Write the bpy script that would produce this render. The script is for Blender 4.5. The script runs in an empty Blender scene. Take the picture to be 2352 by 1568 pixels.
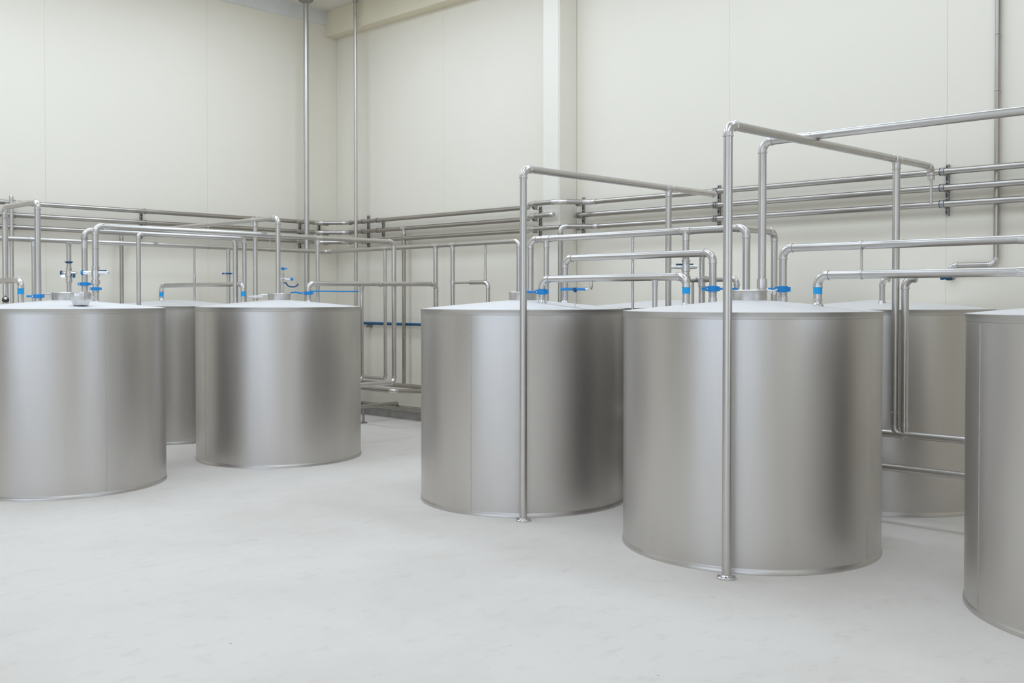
import bpy, bmesh, math, random
from mathutils import Vector, Matrix, Euler
random.seed(7)
S = bpy.context.scene
COL = S.collection

# ------------------------------------------------------------------ camera
FPX, PXC = 2323.0, 1176.0
PITCH = math.radians(1.0)
HORIZON = 688.0
PYC = HORIZON + FPX * math.tan(PITCH)
EYE = 1.6
YAW = math.atan2(0.6915, 0.7224)
FW = Vector((math.cos(YAW), math.sin(YAW)))
RT = Vector((math.sin(YAW), -math.cos(YAW)))
cam_data = bpy.data.cameras.new('camera')
cam_data.sensor_width = 36.0
cam_data.lens = 36.0 * FPX / 2352.0
cam_data.shift_y = -(784.0 - PYC) / 2352.0
cam_data.clip_end = 200
cam = bpy.data.objects.new('camera', cam_data)
cam.location = (0, 0, EYE)
cam.rotation_euler = (math.pi / 2 - PITCH, 0, YAW - math.pi / 2)
COL.objects.link(cam)
S.camera = cam

# ------------------------------------------------------------------ light
S.view_settings.view_transform = 'Standard'
S.view_settings.look = 'None'
S.view_settings.gamma = 1.0
S.view_settings.use_curve_mapping = False
S.view_settings.exposure = 0.12

world = bpy.data.worlds.new('world')
S.world = world
world.use_nodes = True
wb = world.node_tree.nodes['Background']
wb.inputs['Color'].default_value = (0.81, 0.945, 1.16, 1)
wb.inputs['Strength'].default_value = 2.2


def area_light(name, loc, sx, sy, power, rot=(0, 0, 0), color=(0.82, 0.945, 1.14)):
    d = bpy.data.lights.new(name, 'AREA')
    d.shape = 'RECTANGLE'
    d.size, d.size_y = sx, sy
    d.energy = power
    d.color = color
    o = bpy.data.objects.new(name, d)
    o.location = loc
    o.rotation_euler = rot
    COL.objects.link(o)
    return o


# rows of ceiling fittings, all above the frame
CEIL = 5.73
for x, y in ((-2.0, -4.5), (1.5, 1.0), (2.0, 5.0), (2.0, 9.0)):
    area_light('ceiling_lamp', (x, y, CEIL - 0.06), 6.0, 0.9, 72)
area_light('ceiling_lamp', (7.0, 5.4, CEIL - 0.06), 0.7, 9.4, 112)
area_light('ceiling_lamp', (3.4, 10.3, CEIL - 0.06), 8.0, 0.6, 76)

# ------------------------------------------------------------------ pixel helpers (used once, to survey the room)
def ground_ratio(px):
    return (px - PXC) / FPX


def at_x(px, X):      # point of the vertical plane x = X seen in column px
    r = ground_ratio(px)
    return (X, X * (0.6915 - 0.7224 * r) / (0.7224 + 0.6915 * r))


def at_y(px, Y):
    r = ground_ratio(px)
    return (Y * (0.7224 + 0.6915 * r) / (0.6915 - 0.7224 * r), Y)


def zat(p, py):
    D = p[0] * FW.x + p[1] * FW.y
    t = (PYC - py) / FPX
    c, s = math.cos(PITCH), math.sin(PITCH)
    return EYE + D * (t * c - s) / (c + t * s)


def floor_at(px, py):
    t = (PYC - py) / FPX
    c, s = math.cos(PITCH), math.sin(PITCH)
    D = -EYE * (c + t * s) / (t * c - s)
    lat = D * ground_ratio(px)
    return (D * FW.x + lat * RT.x, D * FW.y + lat * RT.y)


def V(p, z):
    return Vector((p[0], p[1], z))


# ------------------------------------------------------------------ materials
def new_mat(name):
    m = bpy.data.materials.new(name)
    m.use_nodes = True
    nt = m.node_tree
    return m, nt, nt.nodes['Principled BSDF']


def coords(nt, scale=(1, 1, 1)):
    tc = nt.nodes.new('ShaderNodeTexCoord')
    mp = nt.nodes.new('ShaderNodeMapping')
    mp.inputs['Scale'].default_value = scale
    nt.links.new(tc.outputs['Object'], mp.inputs['Vector'])
    return mp.outputs['Vector']


def noise(nt, vec, scale, detail=4, rough=0.55):
    n = nt.nodes.new('ShaderNodeTexNoise')
    n.inputs['Scale'].default_value = scale
    n.inputs['Detail'].default_value = detail
    n.inputs['Roughness'].default_value = rough
    nt.links.new(vec, n.inputs['Vector'])
    return n.outputs['Fac']


def ramp(nt, fac, stops):
    r = nt.nodes.new('ShaderNodeValToRGB')
    e = r.color_ramp.elements
    while len(e) < len(stops):
        e.new(0.5)
    for el, (p, c) in zip(e, stops):
        el.position = p
        el.color = (*c, 1) if len(c) == 3 else c
    nt.links.new(fac, r.inputs['Fac'])
    return r.outputs['Color']


def maprange(nt, fac, a, b):
    r = nt.nodes.new('ShaderNodeMapRange')
    r.inputs['To Min'].default_value = a
    r.inputs['To Max'].default_value = b
    nt.links.new(fac, r.inputs['Value'])
    return r.outputs['Result']


def metal(name, c0, c1, r0, r1, scale=(1, 1, 1), nscale=6.0, bump=0.0, metallic=1.0, aniso=0.0):
    m, nt, b = new_mat(name)
    v = coords(nt, scale)
    f = noise(nt, v, nscale)
    nt.links.new(ramp(nt, f, [(0.3, c0), (0.7, c1)]), b.inputs['Base Color'])
    nt.links.new(maprange(nt, f, r0, r1), b.inputs['Roughness'])
    b.inputs['Metallic'].default_value = metallic
    if aniso:
        b.inputs['Anisotropic'].default_value = aniso
    if bump:
        bn = nt.nodes.new('ShaderNodeBump')
        bn.inputs['Strength'].default_value = bump
        bn.inputs['Distance'].default_value = 0.01
        nt.links.new(f, bn.inputs['Height'])
        nt.links.new(bn.outputs['Normal'], b.inputs['Normal'])
    return m


def paint(name, c, rough=0.5, c2=None, nscale=3.0, bump=0.0, spec=0.5):
    m, nt, b = new_mat(name)
    v = coords(nt)
    f = noise(nt, v, nscale, 6)
    c2 = c2 or tuple(x * 0.94 for x in c)
    nt.links.new(ramp(nt, f, [(0.35, c2), (0.65, c)]), b.inputs['Base Color'])
    b.inputs['Roughness'].default_value = rough
    b.inputs['Specular IOR Level'].default_value = spec
    if bump:
        f2 = noise(nt, v, nscale * 30, 3)
        bn = nt.nodes.new('ShaderNodeBump')
        bn.inputs['Strength'].default_value = bump
        bn.inputs['Distance'].default_value = 0.003
        nt.links.new(f2, bn.inputs['Height'])
        nt.links.new(bn.outputs['Normal'], b.inputs['Normal'])
    return m


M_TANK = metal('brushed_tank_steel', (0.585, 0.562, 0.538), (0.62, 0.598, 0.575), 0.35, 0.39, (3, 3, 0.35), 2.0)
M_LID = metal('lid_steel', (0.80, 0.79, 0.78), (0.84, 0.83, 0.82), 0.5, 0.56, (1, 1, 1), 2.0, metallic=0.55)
M_BAND = metal('rim_steel', (0.54, 0.525, 0.505), (0.60, 0.585, 0.565), 0.38, 0.45, (1, 1, 4), 3.0)
M_SEAM = metal('weld_steel', (0.52, 0.50, 0.48), (0.64, 0.62, 0.60), 0.35, 0.5, (1, 1, 1), 30.0)
M_PIPE = metal('pipe_steel', (0.55, 0.53, 0.505), (0.60, 0.58, 0.555), 0.33, 0.38, (1, 1, 1), 5.0)
M_SHADED_PIPE = metal('shaded_pipe_steel', (0.42, 0.395, 0.365), (0.47, 0.445, 0.415), 0.27, 0.32, (1, 1, 1), 5.0)  # pipe steel darkened in colour for the dimmer light along the walls
M_FIT = metal('fitting_steel', (0.60, 0.58, 0.56), (0.68, 0.66, 0.64), 0.28, 0.36, (1, 1, 1), 14.0)
M_DARK = metal('galvanised_steel', (0.26, 0.255, 0.25), (0.50, 0.49, 0.48), 0.35, 0.5, (1, 1, 1), 60.0)
M_BRIGHT = metal('polished_fitting', (0.80, 0.80, 0.79), (0.88, 0.88, 0.87), 0.16, 0.28, (1, 1, 1), 25.0)
M_DENT = metal('dented_metal', (0.62, 0.62, 0.62), (0.78, 0.78, 0.77), 0.25, 0.4, (1, 1, 1), 18.0, bump=0.6)
M_BLUE = paint('blue_plastic', (0.004, 0.26, 0.66), 0.4, (0.003, 0.225, 0.59), 8.0)
M_TAPE = paint('blue_tape', (0.006, 0.37, 0.80), 0.5, (0.005, 0.34, 0.75), 8.0)
M_NAVY = paint('dark_blue_paint', (0.006, 0.10, 0.23), 0.45, (0.005, 0.08, 0.19), 8.0)
M_BLACK = paint('black_rubber', (0.02, 0.02, 0.02), 0.45)
M_WHITE = paint('white_enamel', (0.80, 0.79, 0.76), 0.35)
M_WALL = paint('cream_wall_paint', (0.85, 0.80, 0.684), 0.6, (0.835, 0.785, 0.668), 0.6, 0.15, 0.3)
M_PILLAR = paint('pillar_paint', (0.86, 0.815, 0.715), 0.6, (0.845, 0.80, 0.70), 0.6, 0.15, 0.3)
M_BEAM = paint('shade_tinted_beam_paint', (0.80, 0.735, 0.57), 0.65, (0.77, 0.705, 0.54), 1.5, 0.2, 0.3)  # warm shade under the ceiling is put into this yellower colour
M_TRIM = paint('white_trim', (0.80, 0.80, 0.78), 0.6)
M_CEIL = paint('ceiling_paint', (0.80, 0.76, 0.68), 0.7)
M_GAP = paint('panel_joint', (0.66, 0.59, 0.46), 0.8)
M_CURB = paint('concrete_curb', (0.42, 0.40, 0.37), 0.8, (0.34, 0.32, 0.30), 6.0, 0.4)


def floor_material():
    m, nt, b = new_mat('painted_concrete')
    v = coords(nt, (1, 1, 1))
    big = noise(nt, v, 0.55, 6, 0.6)
    c = ramp(nt, big, [(0.30, (0.68, 0.63, 0.565)), (0.55, (0.765, 0.72, 0.655)), (0.75, (0.785, 0.74, 0.68))])
    v2 = coords(nt, (1.2, 1.9, 1))
    st = noise(nt, v2, 4.5, 14, 0.72)
    mask = ramp(nt, st, [(0.545, (0, 0, 0)), (0.79, (0.62, 0.62, 0.62))])
    mx = nt.nodes.new('ShaderNodeMixRGB')
    mx.inputs['Color2'].default_value = (0.55, 0.50, 0.435, 1)
    nt.links.new(mask, mx.inputs['Fac'])
    nt.links.new(c, mx.inputs['Color1'])
    # tiny dark chips
    ch = noise(nt, coords(nt, (1, 1.5, 1)), 16.0, 3, 0.5)
    cm = ramp(nt, ch, [(0.755, (0, 0, 0)), (0.775, (1, 1, 1))])
    mx2 = nt.nodes.new('ShaderNodeMixRGB')
    mx2.inputs['Color2'].default_value = (0.40, 0.38, 0.36, 1)
    nt.links.new(cm, mx2.inputs['Fac'])
    nt.links.new(mx.outputs['Color'], mx2.inputs['Color1'])
    # one faint scored joint across the slab
    sx = nt.nodes.new('ShaderNodeSeparateXYZ')
    nt.links.new(coords(nt), sx.inputs['Vector'])
    d1 = nt.nodes.new('ShaderNodeMath')
    d1.operation = 'SUBTRACT'
    d1.inputs[1].default_value = floor_at(500, 1268)[1]
    nt.links.new(sx.outputs['Y'], d1.inputs[0])
    d2 = nt.nodes.new('ShaderNodeMath')
    d2.operation = 'ABSOLUTE'
    nt.links.new(d1.outputs[0], d2.inputs[0])
    d3 = nt.nodes.new('ShaderNodeMath')
    d3.operation = 'LESS_THAN'
    d3.inputs[1].default_value = 0.004
    nt.links.new(d2.outputs[0], d3.inputs[0])
    d4 = nt.nodes.new('ShaderNodeMath')
    d4.operation = 'MULTIPLY'
    d4.inputs[1].default_value = 0.35
    nt.links.new(d3.outputs[0], d4.inputs[0])
    mx3 = nt.nodes.new('ShaderNodeMixRGB')
    mx3.inputs['Color2'].default_value = (0.55, 0.49, 0.42, 1)
    nt.links.new(d4.outputs[0], mx3.inputs['Fac'])
    nt.links.new(mx2.outputs['Color'], mx3.inputs['Color1'])
    nt.links.new(mx3.outputs['Color'], b.inputs['Base Color'])
    b.inputs['Roughness'].default_value = 0.55
    b.inputs['Specular IOR Level'].default_value = 0.35
    bn = nt.nodes.new('ShaderNodeBump')
    bn.inputs['Strength'].default_value = 0.12
    bn.inputs['Distance'].default_value = 0.01
    nt.links.new(st, bn.inputs['Height'])
    nt.links.new(bn.outputs['Normal'], b.inputs['Normal'])
    return m


M_FLOOR = floor_material()

# ------------------------------------------------------------------ mesh helpers
def base_of(o):
    p = Vector((0, 0, 0))
    while o is not None:
        p += o.location
        o = o.parent
    return p


def obj(name, bm, mat, parent=None, label=None, sharp=35):
    if parent is not None:
        bmesh.ops.translate(bm, vec=-base_of(parent), verts=bm.verts)
    me = bpy.data.meshes.new(name)
    for f in bm.faces:
        f.smooth = True
    bm.normal_update()
    bm.to_mesh(me)
    bm.free()
    me.set_sharp_from_angle(angle=math.radians(sharp))
    me.materials.append(mat)
    o = bpy.data.objects.new(name, me)
    COL.objects.link(o)
    o.parent = parent
    if label:
        o['label'] = label
    return o


def thing(name, label, cat, loc, group=None):
    o = bpy.data.objects.new(name, None)
    o.empty_display_size = 0.1
    o.location = loc
    COL.objects.link(o)
    o['label'] = label
    o['category'] = cat
    if group:
        o['group'] = group
    return o


def struct(name, bm, mat, parent=None, sharp=35):
    o = obj(name, bm, mat, parent, sharp=sharp)
    if parent is None:
        o['kind'] = 'structure'
    return o


def box(bm, lo, hi):
    vs = [bm.verts.new((x, y, z)) for x in (lo[0], hi[0]) for y in (lo[1], hi[1]) for z in (lo[2], hi[2])]
    for q in ((0, 1, 3, 2), (4, 6, 7, 5), (0, 4, 5, 1), (2, 3, 7, 6), (0, 2, 6, 4), (1, 5, 7, 3)):
        bm.faces.new([vs[i] for i in q])


def obox(bm, c, ax, ay, az, hx, hy, hz):
    vs = [bm.verts.new(c + ax * (sx * hx) + ay * (sy * hy) + az * (sz * hz))
          for sx in (-1, 1) for sy in (-1, 1) for sz in (-1, 1)]
    for q in ((0, 1, 3, 2), (4, 6, 7, 5), (0, 4, 5, 1), (2, 3, 7, 6), (0, 2, 6, 4), (1, 5, 7, 3)):
        bm.faces.new([vs[i] for i in q])


def frame(d):
    d = d.normalized()
    up = Vector((0, 0, 1)) if abs(d.z) < 0.9 else Vector((1, 0, 0))
    a = d.cross(up).normalized()
    return a, d.cross(a).normalized()


def sweep(bm, pts, radii, seg=20, caps=True):
    """tube through pts (list of Vector), radius per point, parallel-transported frame"""
    n = len(pts)
    if not isinstance(radii, (list, tuple)):
        radii = [radii] * n
    tang = []
    for i in range(n):
        a = pts[max(0, i - 1)]
        b = pts[min(n - 1, i + 1)]
        t = b - a
        if t.length < 1e-9:
            t = tang[-1] if tang else Vector((0, 0, 1))
        tang.append(t.normalized())
    a, b = frame(tang[0])
    rings = []
    for i in range(n):
        if i:
            a = (a - tang[i] * a.dot(tang[i])).normalized()
        b = tang[i].cross(a).normalized()
        rings.append([bm.verts.new(pts[i] + (a * math.cos(k * 2 * math.pi / seg) + b * math.sin(k * 2 * math.pi / seg)) * radii[i])
                      for k in range(seg)])
    for i in range(n - 1):
        for k in range(seg):
            k2 = (k + 1) % seg
            bm.faces.new((rings[i][k], rings[i][k2], rings[i + 1][k2], rings[i + 1][k]))
    if caps:
        bm.faces.new(list(reversed(rings[0])))
        bm.faces.new(rings[-1])


def turned(bm, p, axis, prof, seg=24, caps=True):
    """lathe along an axis: prof = [(distance along axis, radius)]; repeated distances make steps"""
    axis = axis.normalized()
    a, b = frame(axis)
    rings = []
    for h, r in prof:
        rings.append([bm.verts.new(p + axis * h + (a * math.cos(k * 2 * math.pi / seg) + b * math.sin(k * 2 * math.pi / seg)) * r)
                      for k in range(seg)])
    for i in range(len(rings) - 1):
        for k in range(seg):
            k2 = (k + 1) % seg
            bm.faces.new((rings[i][k], rings[i][k2], rings[i + 1][k2], rings[i + 1][k]))
    if caps:
        bm.faces.new(list(reversed(rings[0])))
        bm.faces.new(rings[-1])


def ring_prof(r, w, lip=0.003):
    return [(-w / 2, r), (-w / 2 + lip * 0.5, r + lip), (w / 2 - lip * 0.5, r + lip), (w / 2, r)]


# ------------------------------------------------------------------ pipe runs
class Run:
    def __init__(self, label, base, name='pipe_run', cat='pipe', mat=None, group=None, fit=None):
        self.t = thing(name, label, cat, base, group)
        self.mat = mat or M_PIPE
        self.fit = fit or M_FIT

    def straight(self, a, b, r, seg=20):
        bm = bmesh.new()
        sweep(bm, [a, b], r, seg)
        return obj('pipe_section', bm, self.mat, self.t)

    def path(self, pts, r, bend=None, seg=20):
        """straight lengths joined by welded elbows with collars"""
        pts = [Vector(p) for p in pts]
        bend = bend or r * 1.8
        n = len(pts)
        ends = []
        cur = pts[0]
        for i in range(1, n - 1):
            d0 = (pts[i] - pts[i - 1]).normalized()
            d1 = (pts[i + 1] - pts[i]).normalized()
            ang = d0.angle(d1)
            cut = bend * math.tan(ang / 2)
            p0, p1 = pts[i] - d0 * cut, pts[i] + d1 * cut
            self.straight(cur, p0, r, seg)
            bis = (d1 - d0).normalized()
            c = pts[i] + bis * (bend / math.cos(ang / 2))
            u = (p0 - c).normalized()
            w = d0
            bm = bmesh.new()
            m = max(4, int(10 * ang / 1.57))
            arc = [c + (u * math.cos(ang * k / m) + w * math.sin(ang * k / m)) * bend for k in range(m + 1)]
            ext = r * 0.35
            R = r * 1.07
            sweep(bm, [p0 - d0 * ext] + arc + [p1 + d1 * ext], R, seg)
            turned(bm, p0 - d0 * ext, d0, ring_prof(R, 0.010, 0.0035), seg)
            turned(bm, p1 + d1 * ext, d1, ring_prof(R, 0.010, 0.0035), seg)
            obj('elbow', bm, self.fit, self.t)
            cur = p1
        self.straight(cur, pts[-1], r, seg)

    def tee(self, p, main, branch, r, rb=None):
        rb = rb or r
        main, branch = Vector(main).normalized(), Vector(branch).normalized()
        bm = bmesh.new()
        L = max(r, rb) * 1.6
        R = r * 1.07
        sweep(bm, [p - main * L, p + main * L], R)
        for s in (-1, 1):
            turned(bm, p + main * (s * L), main, ring_prof(R, 0.008, 0.003))
        sweep(bm, [p, p + branch * (r * 1.05), p + branch * (r * 2.6)], [rb * 1.3, rb * 1.12, rb * 1.07])
        turned(bm, p + branch * (r * 2.6), branch, ring_prof(rb * 1.07, 0.010, 0.0035))
        obj('tee_joint', bm, self.fit, self.t)

    def neck(self, p, branch, r, rb):
        """small branch outlet welded under a bigger pipe"""
        branch = Vector(branch).normalized()
        bm = bmesh.new()
        sweep(bm, [p + branch * (r * 0.8), p + branch * (r * 1.15), p + branch * (r * 2.2)], [rb * 1.5, rb * 1.2, rb * 1.1], 16)
        turned(bm, p + branch * (r * 2.2), branch, ring_prof(rb * 1.1, 0.008, 0.003), 16)
        obj('outlet', bm, self.fit, self.t)

    def coupling(self, p, axis, r, n=2, pitch=0.016, mat=None):
        axis = Vector(axis).normalized()
        bm = bmesh.new()
        for k in range(n):
            turned(bm, p + axis * ((k - (n - 1) / 2) * pitch), axis, ring_prof(r * 1.04, 0.009, 0.006))
        obj('coupling', bm, mat or self.fit, self.t)

    def sleeve(self, p, axis, r, L, mat=None, name='sleeve'):
        axis = Vector(axis).normalized()
        bm = bmesh.new()
        turned(bm, p, axis, [(-L / 2, r * 0.99), (-L / 2 + 0.004, r), (L / 2 - 0.004, r), (L / 2, r * 0.99)])
        return obj(name, bm, mat or self.fit, self.t)

    def tape(self, p, r, h=0.05):
        bm = bmesh.new()
        turned(bm, p, Vector((0, 0, 1)), [(-h / 2, r), (-h / 2, r + 0.0015), (h / 2, r + 0.0015), (h / 2, r)])
        o = obj('tape_band', bm, M_TAPE, self.t, 'bright blue band')
        return o

    def foot(self, p, r, R, bolts=4):
        bm = bmesh.new()
        turned(bm, Vector((p[0], p[1], 0)), Vector((0, 0, 1)),
               [(0, R), (0.010, R), (0.014, R - 0.004), (0.014, r * 1.3), (0.022, r * 1.05)], 28)
        o = obj('floor_flange', bm, M_FIT, self.t)
        for k in range(bolts):
            a = k * 2 * math.pi / bolts + 0.5
            bm = bmesh.new()
            q = Vector((p[0] + math.cos(a) * (R + r * 1.3) / 2, p[1] + math.sin(a) * (R + r * 1.3) / 2, 0.012))
            turned(bm, q, Vector((0, 0, 1)), [(0, 0.006), (0.008, 0.006)], 6)
            obj('bolt', bm, M_DARK, o)

    def root(self, p, z, r):
        """weld collar where the pipe enters a lid"""
        bm = bmesh.new()
        turned(bm, Vector((p[0], p[1], z)), Vector((0, 0, 1)), [(-0.012, r * 1.45), (0.004, r * 1.40), (0.012, r * 1.12), (0.02, r * 1.02)])
        obj('weld_collar', bm, self.fit, self.t)

    def cap(self, p, axis, r):
        axis = Vector(axis).normalized()
        bm = bmesh.new()
        turned(bm, p, axis, [(-0.03, r * 1.10), (-0.004, r * 1.10), (0.006, r * 1.0), (0.012, r * 0.7), (0.014, r * 0.2)])
        obj('end_cap', bm, self.fit, self.t)


X, Y, Z = Vector((1, 0, 0)), Vector((0, 1, 0)), Vector((0, 0, 1))

# ------------------------------------------------------------------ room shell
WX, WY = 8.90, 12.05
ML = -9.0     # the hall goes on behind the camera


def panel_wall_x(name, x, y0, y1, z0, z1, seams):
    bm = bmesh.new()
    ys = [y0] + sorted(seams) + [y1]
    for a, b in zip(ys, ys[1:]):
        box(bm, (x, a + 0.0016, z0), (x + 0.1, b - 0.0016, z1))
    w = struct(name, bm, M_WALL)
    bm = bmesh.new()
    box(bm, (x + 0.0012, y0 - 0.1, z0), (x + 0.16, y1 + 0.1, z1))
    struct('joint_filler', bm, M_GAP, w)
    return w


def panel_wall_y(name, y, x0, x1, z0, z1, seams):
    bm = bmesh.new()
    xs = [x0] + sorted(seams) + [x1]
    for a, b in zip(xs, xs[1:]):
        box(bm, (a + 0.0016, y, z0), (b - 0.0016, y + 0.1, z1))
    w = struct(name, bm, M_WALL)
    bm = bmesh.new()
    box(bm, (x0 - 0.1, y + 0.0012, z0), (x1 + 0.1, y + 0.16, z1))
    struct('joint_filler', bm, M_GAP, w)
    return w


bm = bmesh.new()
box(bm, (ML, ML, -0.1), (WX + 0.2, WY + 0.2, 0.0))
struct('floor', bm, M_FLOOR)
bm = bmesh.new()
box(bm, (ML, ML, CEIL), (WX + 0.2, WY + 0.2, CEIL + 0.1))
struct('ceiling', bm, M_CEIL)
panel_wall_x('wall_right', WX, ML, WY, 0, CEIL, [at_x(p, WX)[1] for p in (1020, 1673, 2172)] + [0.4, -2.4, -5.2])
panel_wall_y('wall_left', WY, ML, WX, 0, CEIL, [at_y(p, WY)[0] for p in (107, 478)] + [1.2, -1.6, -4.4])
# the unseen sides of the hall: open bays placed to shape daylight on the tanks
bm = bmesh.new()
box(bm, (ML - 0.1, ML, 0), (ML, WY + 0.2, 0.9))
box(bm, (ML - 0.1, ML, 4.2), (ML, WY + 0.2, CEIL))
for y in (-8.9, -4.0, 1.0):
    box(bm, (ML - 0.1, y - 0.35, 0.9), (ML, y + 0.35, 4.2))
box(bm, (ML - 0.1, 7.0, 0.9), (ML, WY + 0.2, 4.2))
struct('wall_back', bm, M_WALL)
bm = bmesh.new()
PY0, PX0 = -2.2, 2.4  # added unseen partition, its bay set to brighten reflections in the left tanks
box(bm, (ML, ML - 0.1, 0), (PX0, ML, CEIL))
box(bm, (PX0, ML, 0), (PX0 + 0.1, PY0 - 0.1, CEIL))
box(bm, (PX0, PY0 - 0.1, 0), (3.2, PY0, CEIL))
box(bm, (3.2, PY0 - 0.1, 0), (5.5, PY0, 0.9))
box(bm, (3.2, PY0 - 0.1, 4.2), (5.5, PY0, CEIL))
box(bm, (5.5, PY0 - 0.1, 0), (WX + 0.2, PY0, CEIL))
struct('wall_light_partition', bm, M_WALL)

# beam along the right wall and the white trim along the left wall
bm = bmesh.new()
box(bm, (8.70, ML, 5.376), (WX, WY, CEIL))
struct('trim_1', bm, M_BEAM)
bm = bmesh.new()
box(bm, (ML, WY - 0.03, 5.545), (8.70, WY, CEIL))
struct('trim_2', bm, M_TRIM)
bm = bmesh.new()
box(bm, (8.59, 7.49, 0), (WX, 7.74, CEIL))
bmesh.ops.bevel(bm, geom=[e for e in bm.edges if abs(e.verts[0].co.z - e.verts[1].co.z) > 1], offset=0.012, segments=3, affect='EDGES')
struct('trim_3', bm, M_PILLAR)
bm = bmesh.new()
box(bm, (8.78, 7.74, 0), (WX, WY, 0.11))
box(bm, (ML, WY - 0.08, 0), (8.78, WY, 0.11))
struct('baseboard_right', bm, M_CURB)

# ------------------------------------------------------------------ tanks
TR, TH = 0.825, 1.522
LIDTOP = 1.592


def lid_z(c, p):
    r = math.hypot(p[0] - c[0], p[1] - c[1])
    return TH + 0.006 + (LIDTOP - TH) * (1 - min(1, max(0, (r - 0.1)) / (TR - 0.1)))


def make_tank(label, c, seam_px=None, collar=False, back_seam=False):
    t = thing('storage_tank', label, 'tank', (c[0], c[1], 0), 'round steel storage tanks')
    o = Vector((c[0], c[1], 0))
    bm = bmesh.new()
    turned(bm, o, Z, [(0.03, TR), (0.4, TR), (0.8, TR), (1.2, TR), (TH - 0.035, TR)], 128)
    body = obj('tank_body', bm, M_TANK, t)
    bm = bmesh.new()
    turned(bm, o, Z, [(0.0, TR + 0.0065), (0.005, TR + 0.0065), (0.024, TR + 0.0045), (0.028, TR + 0.0015), (0.034, TR + 0.0003)], 128)
    obj('base_ring', bm, M_TANK, t)
    bm = bmesh.new()
    turned(bm, o, Z, [(TH - 0.036, TR), (TH - 0.034, TR + 0.003), (TH - 0.004, TR + 0.003), (TH, TR + 0.005), (TH + 0.004, TR + 0.005), (TH + 0.006, TR + 0.002), (TH + 0.006, TR - 0.02)], 128)
    obj('rim_band', bm, M_BAND, t)
    bm = bmesh.new()
    n = 8
    prof = [(TH - 0.002, TR + 0.001), (TH + 0.006, TR)]
    for k in range(1, n + 1):
        r = TR + (0.09 - TR) * k / n
        prof.append((TH + 0.006 + (LIDTOP - TH) * (k / n) ** 0.93, r))
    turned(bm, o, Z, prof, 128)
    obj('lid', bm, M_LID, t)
    if seam_px is not None:
        # direction of the weld seam on the shell
        r = ground_ratio(seam_px)
        best = None
        for k in range(3600):
            a = k * math.pi / 1800
            p = (c[0] + TR * math.cos(a), c[1] + TR * math.sin(a))
            D = p[0] * FW.x + p[1] * FW.y
            L = p[0] * RT.x + p[1] * RT.y
            n_dot = math.cos(a) * p[0] + math.sin(a) * p[1]
            if n_dot < 0 and (best is None or abs(L / D - r) < best[0]):
                best = (abs(L / D - r), a)
        a = best[1]
        d = Vector((math.cos(a), math.sin(a), 0))
        s = Vector((-d.y, d.x, 0))
        bm = bmesh.new()
        obox(bm, o + d * (TR + 0.0005) + Z * (0.02 + (TH - 0.05) / 2), d, s, Z, 0.0016, 0.0035, (TH - 0.07) / 2)
        obj('weld_seam', bm, M_SEAM, t)
    if collar:
        bm = bmesh.new()
        R = 0.112
        zc = LIDTOP - 0.004
        turned(bm, o, Z, [(zc, R + 0.012), (zc + 0.008, R), (zc + 0.066, R), (zc + 0.07, R - 0.002), (zc + 0.07, R - 0.008), (zc + 0.03, R - 0.008)], 48)
        obj('manhole_collar', bm, M_BAND, t)
        bm = bmesh.new()
        turned(bm, o, Z, [(zc + 0.066, R + 0.004), (zc + 0.072, R + 0.005), (zc + 0.076, R)], 48)
        obj('collar_hatch', bm, M_FIT, t)
    return t


TA, TB = (3.682, 8.917), (5.847, 8.902)
TC, TD, TG = (5.996, 5.617), (5.893, 3.475), (5.862, 1.209)
TE, TF, THH = (8.03, 3.51), (5.85, 11.12), (8.05, 5.62)
make_tank('leftmost brushed steel tank, cut by the left photo edge, dented bowl on its lid', TA, 243, True)
make_tank('steel tank left of centre with wide floor gap and blue pipe to its right', TB, 470, True)
make_tank('middle steel tank with a thin stand pipe before it and open floor to its left', TC, 1081, True)
make_tank('largest looking front steel tank, right of centre, with the tallest stand pipe before it', TD, 1996, True)
make_tank('steel tank at the right photo edge, cut off by the frame', TG, 2251, False)
make_tank('steel tank behind the right front pair, seen between them with two low pipes before it', TE)
make_tank('steel tank at the back left, seen as a narrow strip between the two left tanks', TF)
make_tank('back steel tank, only its low lid showing behind the middle and right front tanks', THH)

# ------------------------------------------------------------------ wall pipe bundle
PR = 0.0275
LWY, RWX = WY - 0.12, WX - 0.12      # axis planes of the wall pipes
ZW = (2.690, 2.552, 2.415)
PILX = 8.50
x_far = 0.0
y_near = 0.2


def corner_path(z):
    return [Vector((x_far, LWY, z)), Vector((RWX - 0.30, LWY, z)), Vector((RWX, LWY - 0.30, z))]


def wallrun(label):
    return Run(label, (RWX, LWY, 0), mat=M_SHADED_PIPE)


# top pipe: runs past the pillar in a shallow loop
w1 = wallrun('topmost pipe of the three along both walls, looping out past the pillar')
w1.path(corner_path(ZW[0]) + [Vector((RWX, 8.15, ZW[0])), Vector((PILX, 7.85, ZW[0] + 0.0)), Vector((PILX, 7.42, ZW[0])),
                              Vector((RWX, 7.2, ZW[0])), Vector((RWX, y_near, ZW[0]))], PR, 0.16)
w2 = wallrun('middle pipe of the three along both walls, ending at the pillar face')
w2.path(corner_path(ZW[1]) + [Vector((RWX, 8.15, ZW[1])), Vector((PILX, 7.85, ZW[1])), Vector((PILX, 7.50, ZW[1]))], PR, 0.16)
w2.cap(Vector((PILX, 7.50, ZW[1])), -Y, PR)
w2b = wallrun('capped middle wall pipe starting right of the pillar')
yb = at_x(1319, RWX)[1]
w2b.path([Vector((RWX, yb, ZW[1])), Vector((RWX, y_near, ZW[1]))], PR)
w2b.cap(Vector((RWX, yb, ZW[1])), Y, PR)
w3 = wallrun('lowest pipe of the three along both walls, with an elbow dropping down beside the pillar')
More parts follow.
